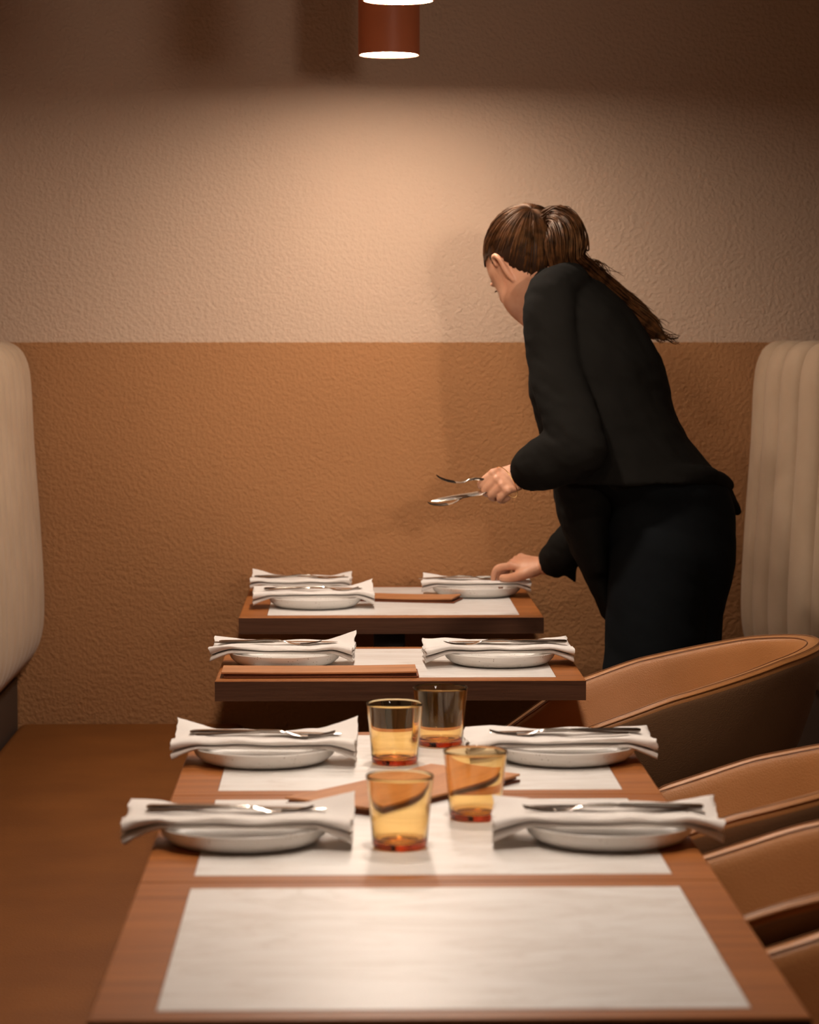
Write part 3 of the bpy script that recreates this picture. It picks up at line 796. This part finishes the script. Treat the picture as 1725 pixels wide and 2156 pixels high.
# combed strands from the hairline back to the tie
bl = Vector((-.100, .004, .060))
for i in range(900):
    th = rnd.uniform(-math.pi, math.pi)
    # root directions spread round the hairline and over the crown
    for _ in range(30):
        v = Vector((rnd.gauss(0,1), rnd.gauss(0,1), rnd.gauss(0,1))).normalized(); q = cap_pt(v)
        if hairline(q) and (q - bl).length > .05: break
    else: continue
    pts = []; n_ = 9; lift_ = rnd.uniform(.0, .0035)
    for k in range(n_):
        t = k/(n_-1); m = q.lerp(bl, t)
        cvec = Vector((-.012, 0, .013)); dd = m - cvec; dd = Vector((dd.x/.103, dd.y/.081, dd.z/.0965)).normalized()
        m2 = Vector((-.012 + dd.x*.103, dd.y*.0795, .013 + dd.z*.0965)) * (1 + lift_*12*math.sin(t*math.pi)) 
        m2 = m2.lerp(bl, max(0, t-.8)/.2*.6)
        pts.append(hp(*m2))
    r_ = rnd.uniform(.0008, .0018)
    limb(bh, pts, [r_*.4] + [r_]*(n_-2) + [r_*.6], n=5, k=1)
st = link('combed_strands', bh, MT['hair'], scalp); st['kind'] = 'stuff'
# ponytail
tail = [P(1150,462,5.975), P(1178,462,5.94), P(1194,500,5.91), P(1196,545,5.90), P(1232,575,5.93), P(1282,618,5.97), P(1330,660,5.985), P(1372,690,5.98), P(1398,712,5.97)]
tr_ = [.018,.028,.038,.036,.026,.026,.028,.022,.008]
b = bmesh.new(); limb(b, tail, [r*.82 for r in tr_], n=18, k=6); pony = under(link('ponytail', b, MT['hair'], woman))
b = bmesh.new(); ctr = catmull([tuple(p) for p in tail], 4); crr = catmull([(r,) for r in tr_], 4)
for i in range(300):
    a0 = rnd.uniform(0, 2*math.pi); rad = rnd.uniform(.75, 1.12); tw = rnd.uniform(-.5, .5); end = rnd.uniform(.72, 1.0)
    pts = []; m_ = int(len(ctr)*end)
    for k in range(0, m_, 2):
        c = Vector(ctr[k]); t = (Vector(ctr[min(k+1, len(ctr)-1)]) - Vector(ctr[max(k-1, 0)])).normalized()
        u_ = t.cross(Vector((0, 1, .2))).normalized(); v_ = t.cross(u_)
        an = a0 + tw*k/len(ctr); rr = crr[k][0]*rad*(1 + .12*math.sin(k*.5 + i))
        pts.append(c + u_*math.cos(an)*rr + v_*math.sin(an)*rr)
    if len(pts) > 3:
        r_ = rnd.uniform(.0006, .0020); limb(b, pts, [r_]*(len(pts)-1) + [r_*.3], n=5, k=2)
# loose ends and flyaways
for i in range(46):
    s0 = Vector(ctr[-rnd.randint(2, 9)]); e = P(1400 + rnd.uniform(-10, 34), 712 + rnd.uniform(-6, 14), 5.97)
    mid = (s0 + e)/2 + Vector((rnd.uniform(-.004,.01), 0, rnd.uniform(-.016,.004)))
    limb(b, [s0, mid, e], [.0012,.0009,.0004], n=4, k=4)
for i in range(26):
    s0 = P(1215 + rnd.uniform(-6, 12), 560 + rnd.uniform(-14, 6), 5.93)
    mid = P(1255 + rnd.uniform(-8, 20), 552 + rnd.uniform(-6, 16), 5.93); e = P(1290 + rnd.uniform(-22, 25), 585 + rnd.uniform(-14, 30), 5.95)
    limb(b, [s0, mid, e], [.0010,.0008,.0004], n=4, k=4)
for i in range(22):
    k = rnd.randint(20, len(ctr)-4); c = Vector(ctr[k]); 
    e = c + Vector((rnd.uniform(.01,.035), 0, rnd.uniform(-.005,.03)))
    limb(b, [c, (c + e)/2 + Vector((0,0,.012)), e + Vector((.01,0,-.01))], [.0009,.0007,.0004], n=4, k=4)
st = link('ponytail_strands', b, MT['hair'], pony); st['kind'] = 'stuff'
b = bmesh.new(); bd = catmull([tuple(BAND + U*.021*math.cos(t) + Vector((0, 1, 0))*.020*math.sin(t)) for t in [2*PI*i/10 for i in range(11)]], 3)
limb(b, bd, [.0045]*len(bd), n=8, k=1, rnd=False); link('hair_tie', b, MT['hair'], pony)
# bracelet: thin gold bangle on the near wrist
ax = (a1 + Vector((0, 0, -.25))).normalized(); u1 = ax.cross(Vector((0, 0, 1))).normalized(); v1 = ax.cross(u1)
bc = WL + a1*.042
b = bmesh.new(); pts = [bc + u1*.030*math.cos(2*PI*i/28) + v1*.037*math.sin(2*PI*i/28) + Vector((0,0,-.004)) for i in range(29)]
limb(b, pts, [.0009]*29, n=6, k=1, rnd=False)
o = link('bangle', b, MT['gold']); tag(o, 'thin gold bangle round the near wrist of the woman', 'bracelet')
# cutlery in the closed hand
def held(kind, p0, p1, roll, label):
    p0, p1 = Vector(p0), Vector(p1)      # p0 = working end, p1 = handle end direction
    d = (p0 - p1).normalized(); half = .100 if kind == 'fork' else .110
    c = p0 - d*half
    z = Vector((0, -math.sin(roll), math.cos(roll))); y = z.cross(d).normalized(); z = d.cross(y)
    o = cutlery(kind, c, (0, 0, 0), label)
    m = Matrix((d, y, z)).transposed().to_4x4(); m.translation = c; o.rotation_euler = m.to_euler(); o.scale = (1, 1, 1.7 if kind == 'fork' else 1); return o
held('fork', P(920, 1013, 5.73), P(1035, 1024, 5.75), R(8), 'steel fork held uppermost in the closed hand of the woman')
held('knife', P(909, 1058, 5.72), P(1035, 1038, 5.75), R(24), 'steel knife held below the fork in the closed hand')
held('fork', P(905, 1070, 5.74), P(1035, 1046, 5.76), R(4), 'steel fork held lowest, under the knife in the closed hand')
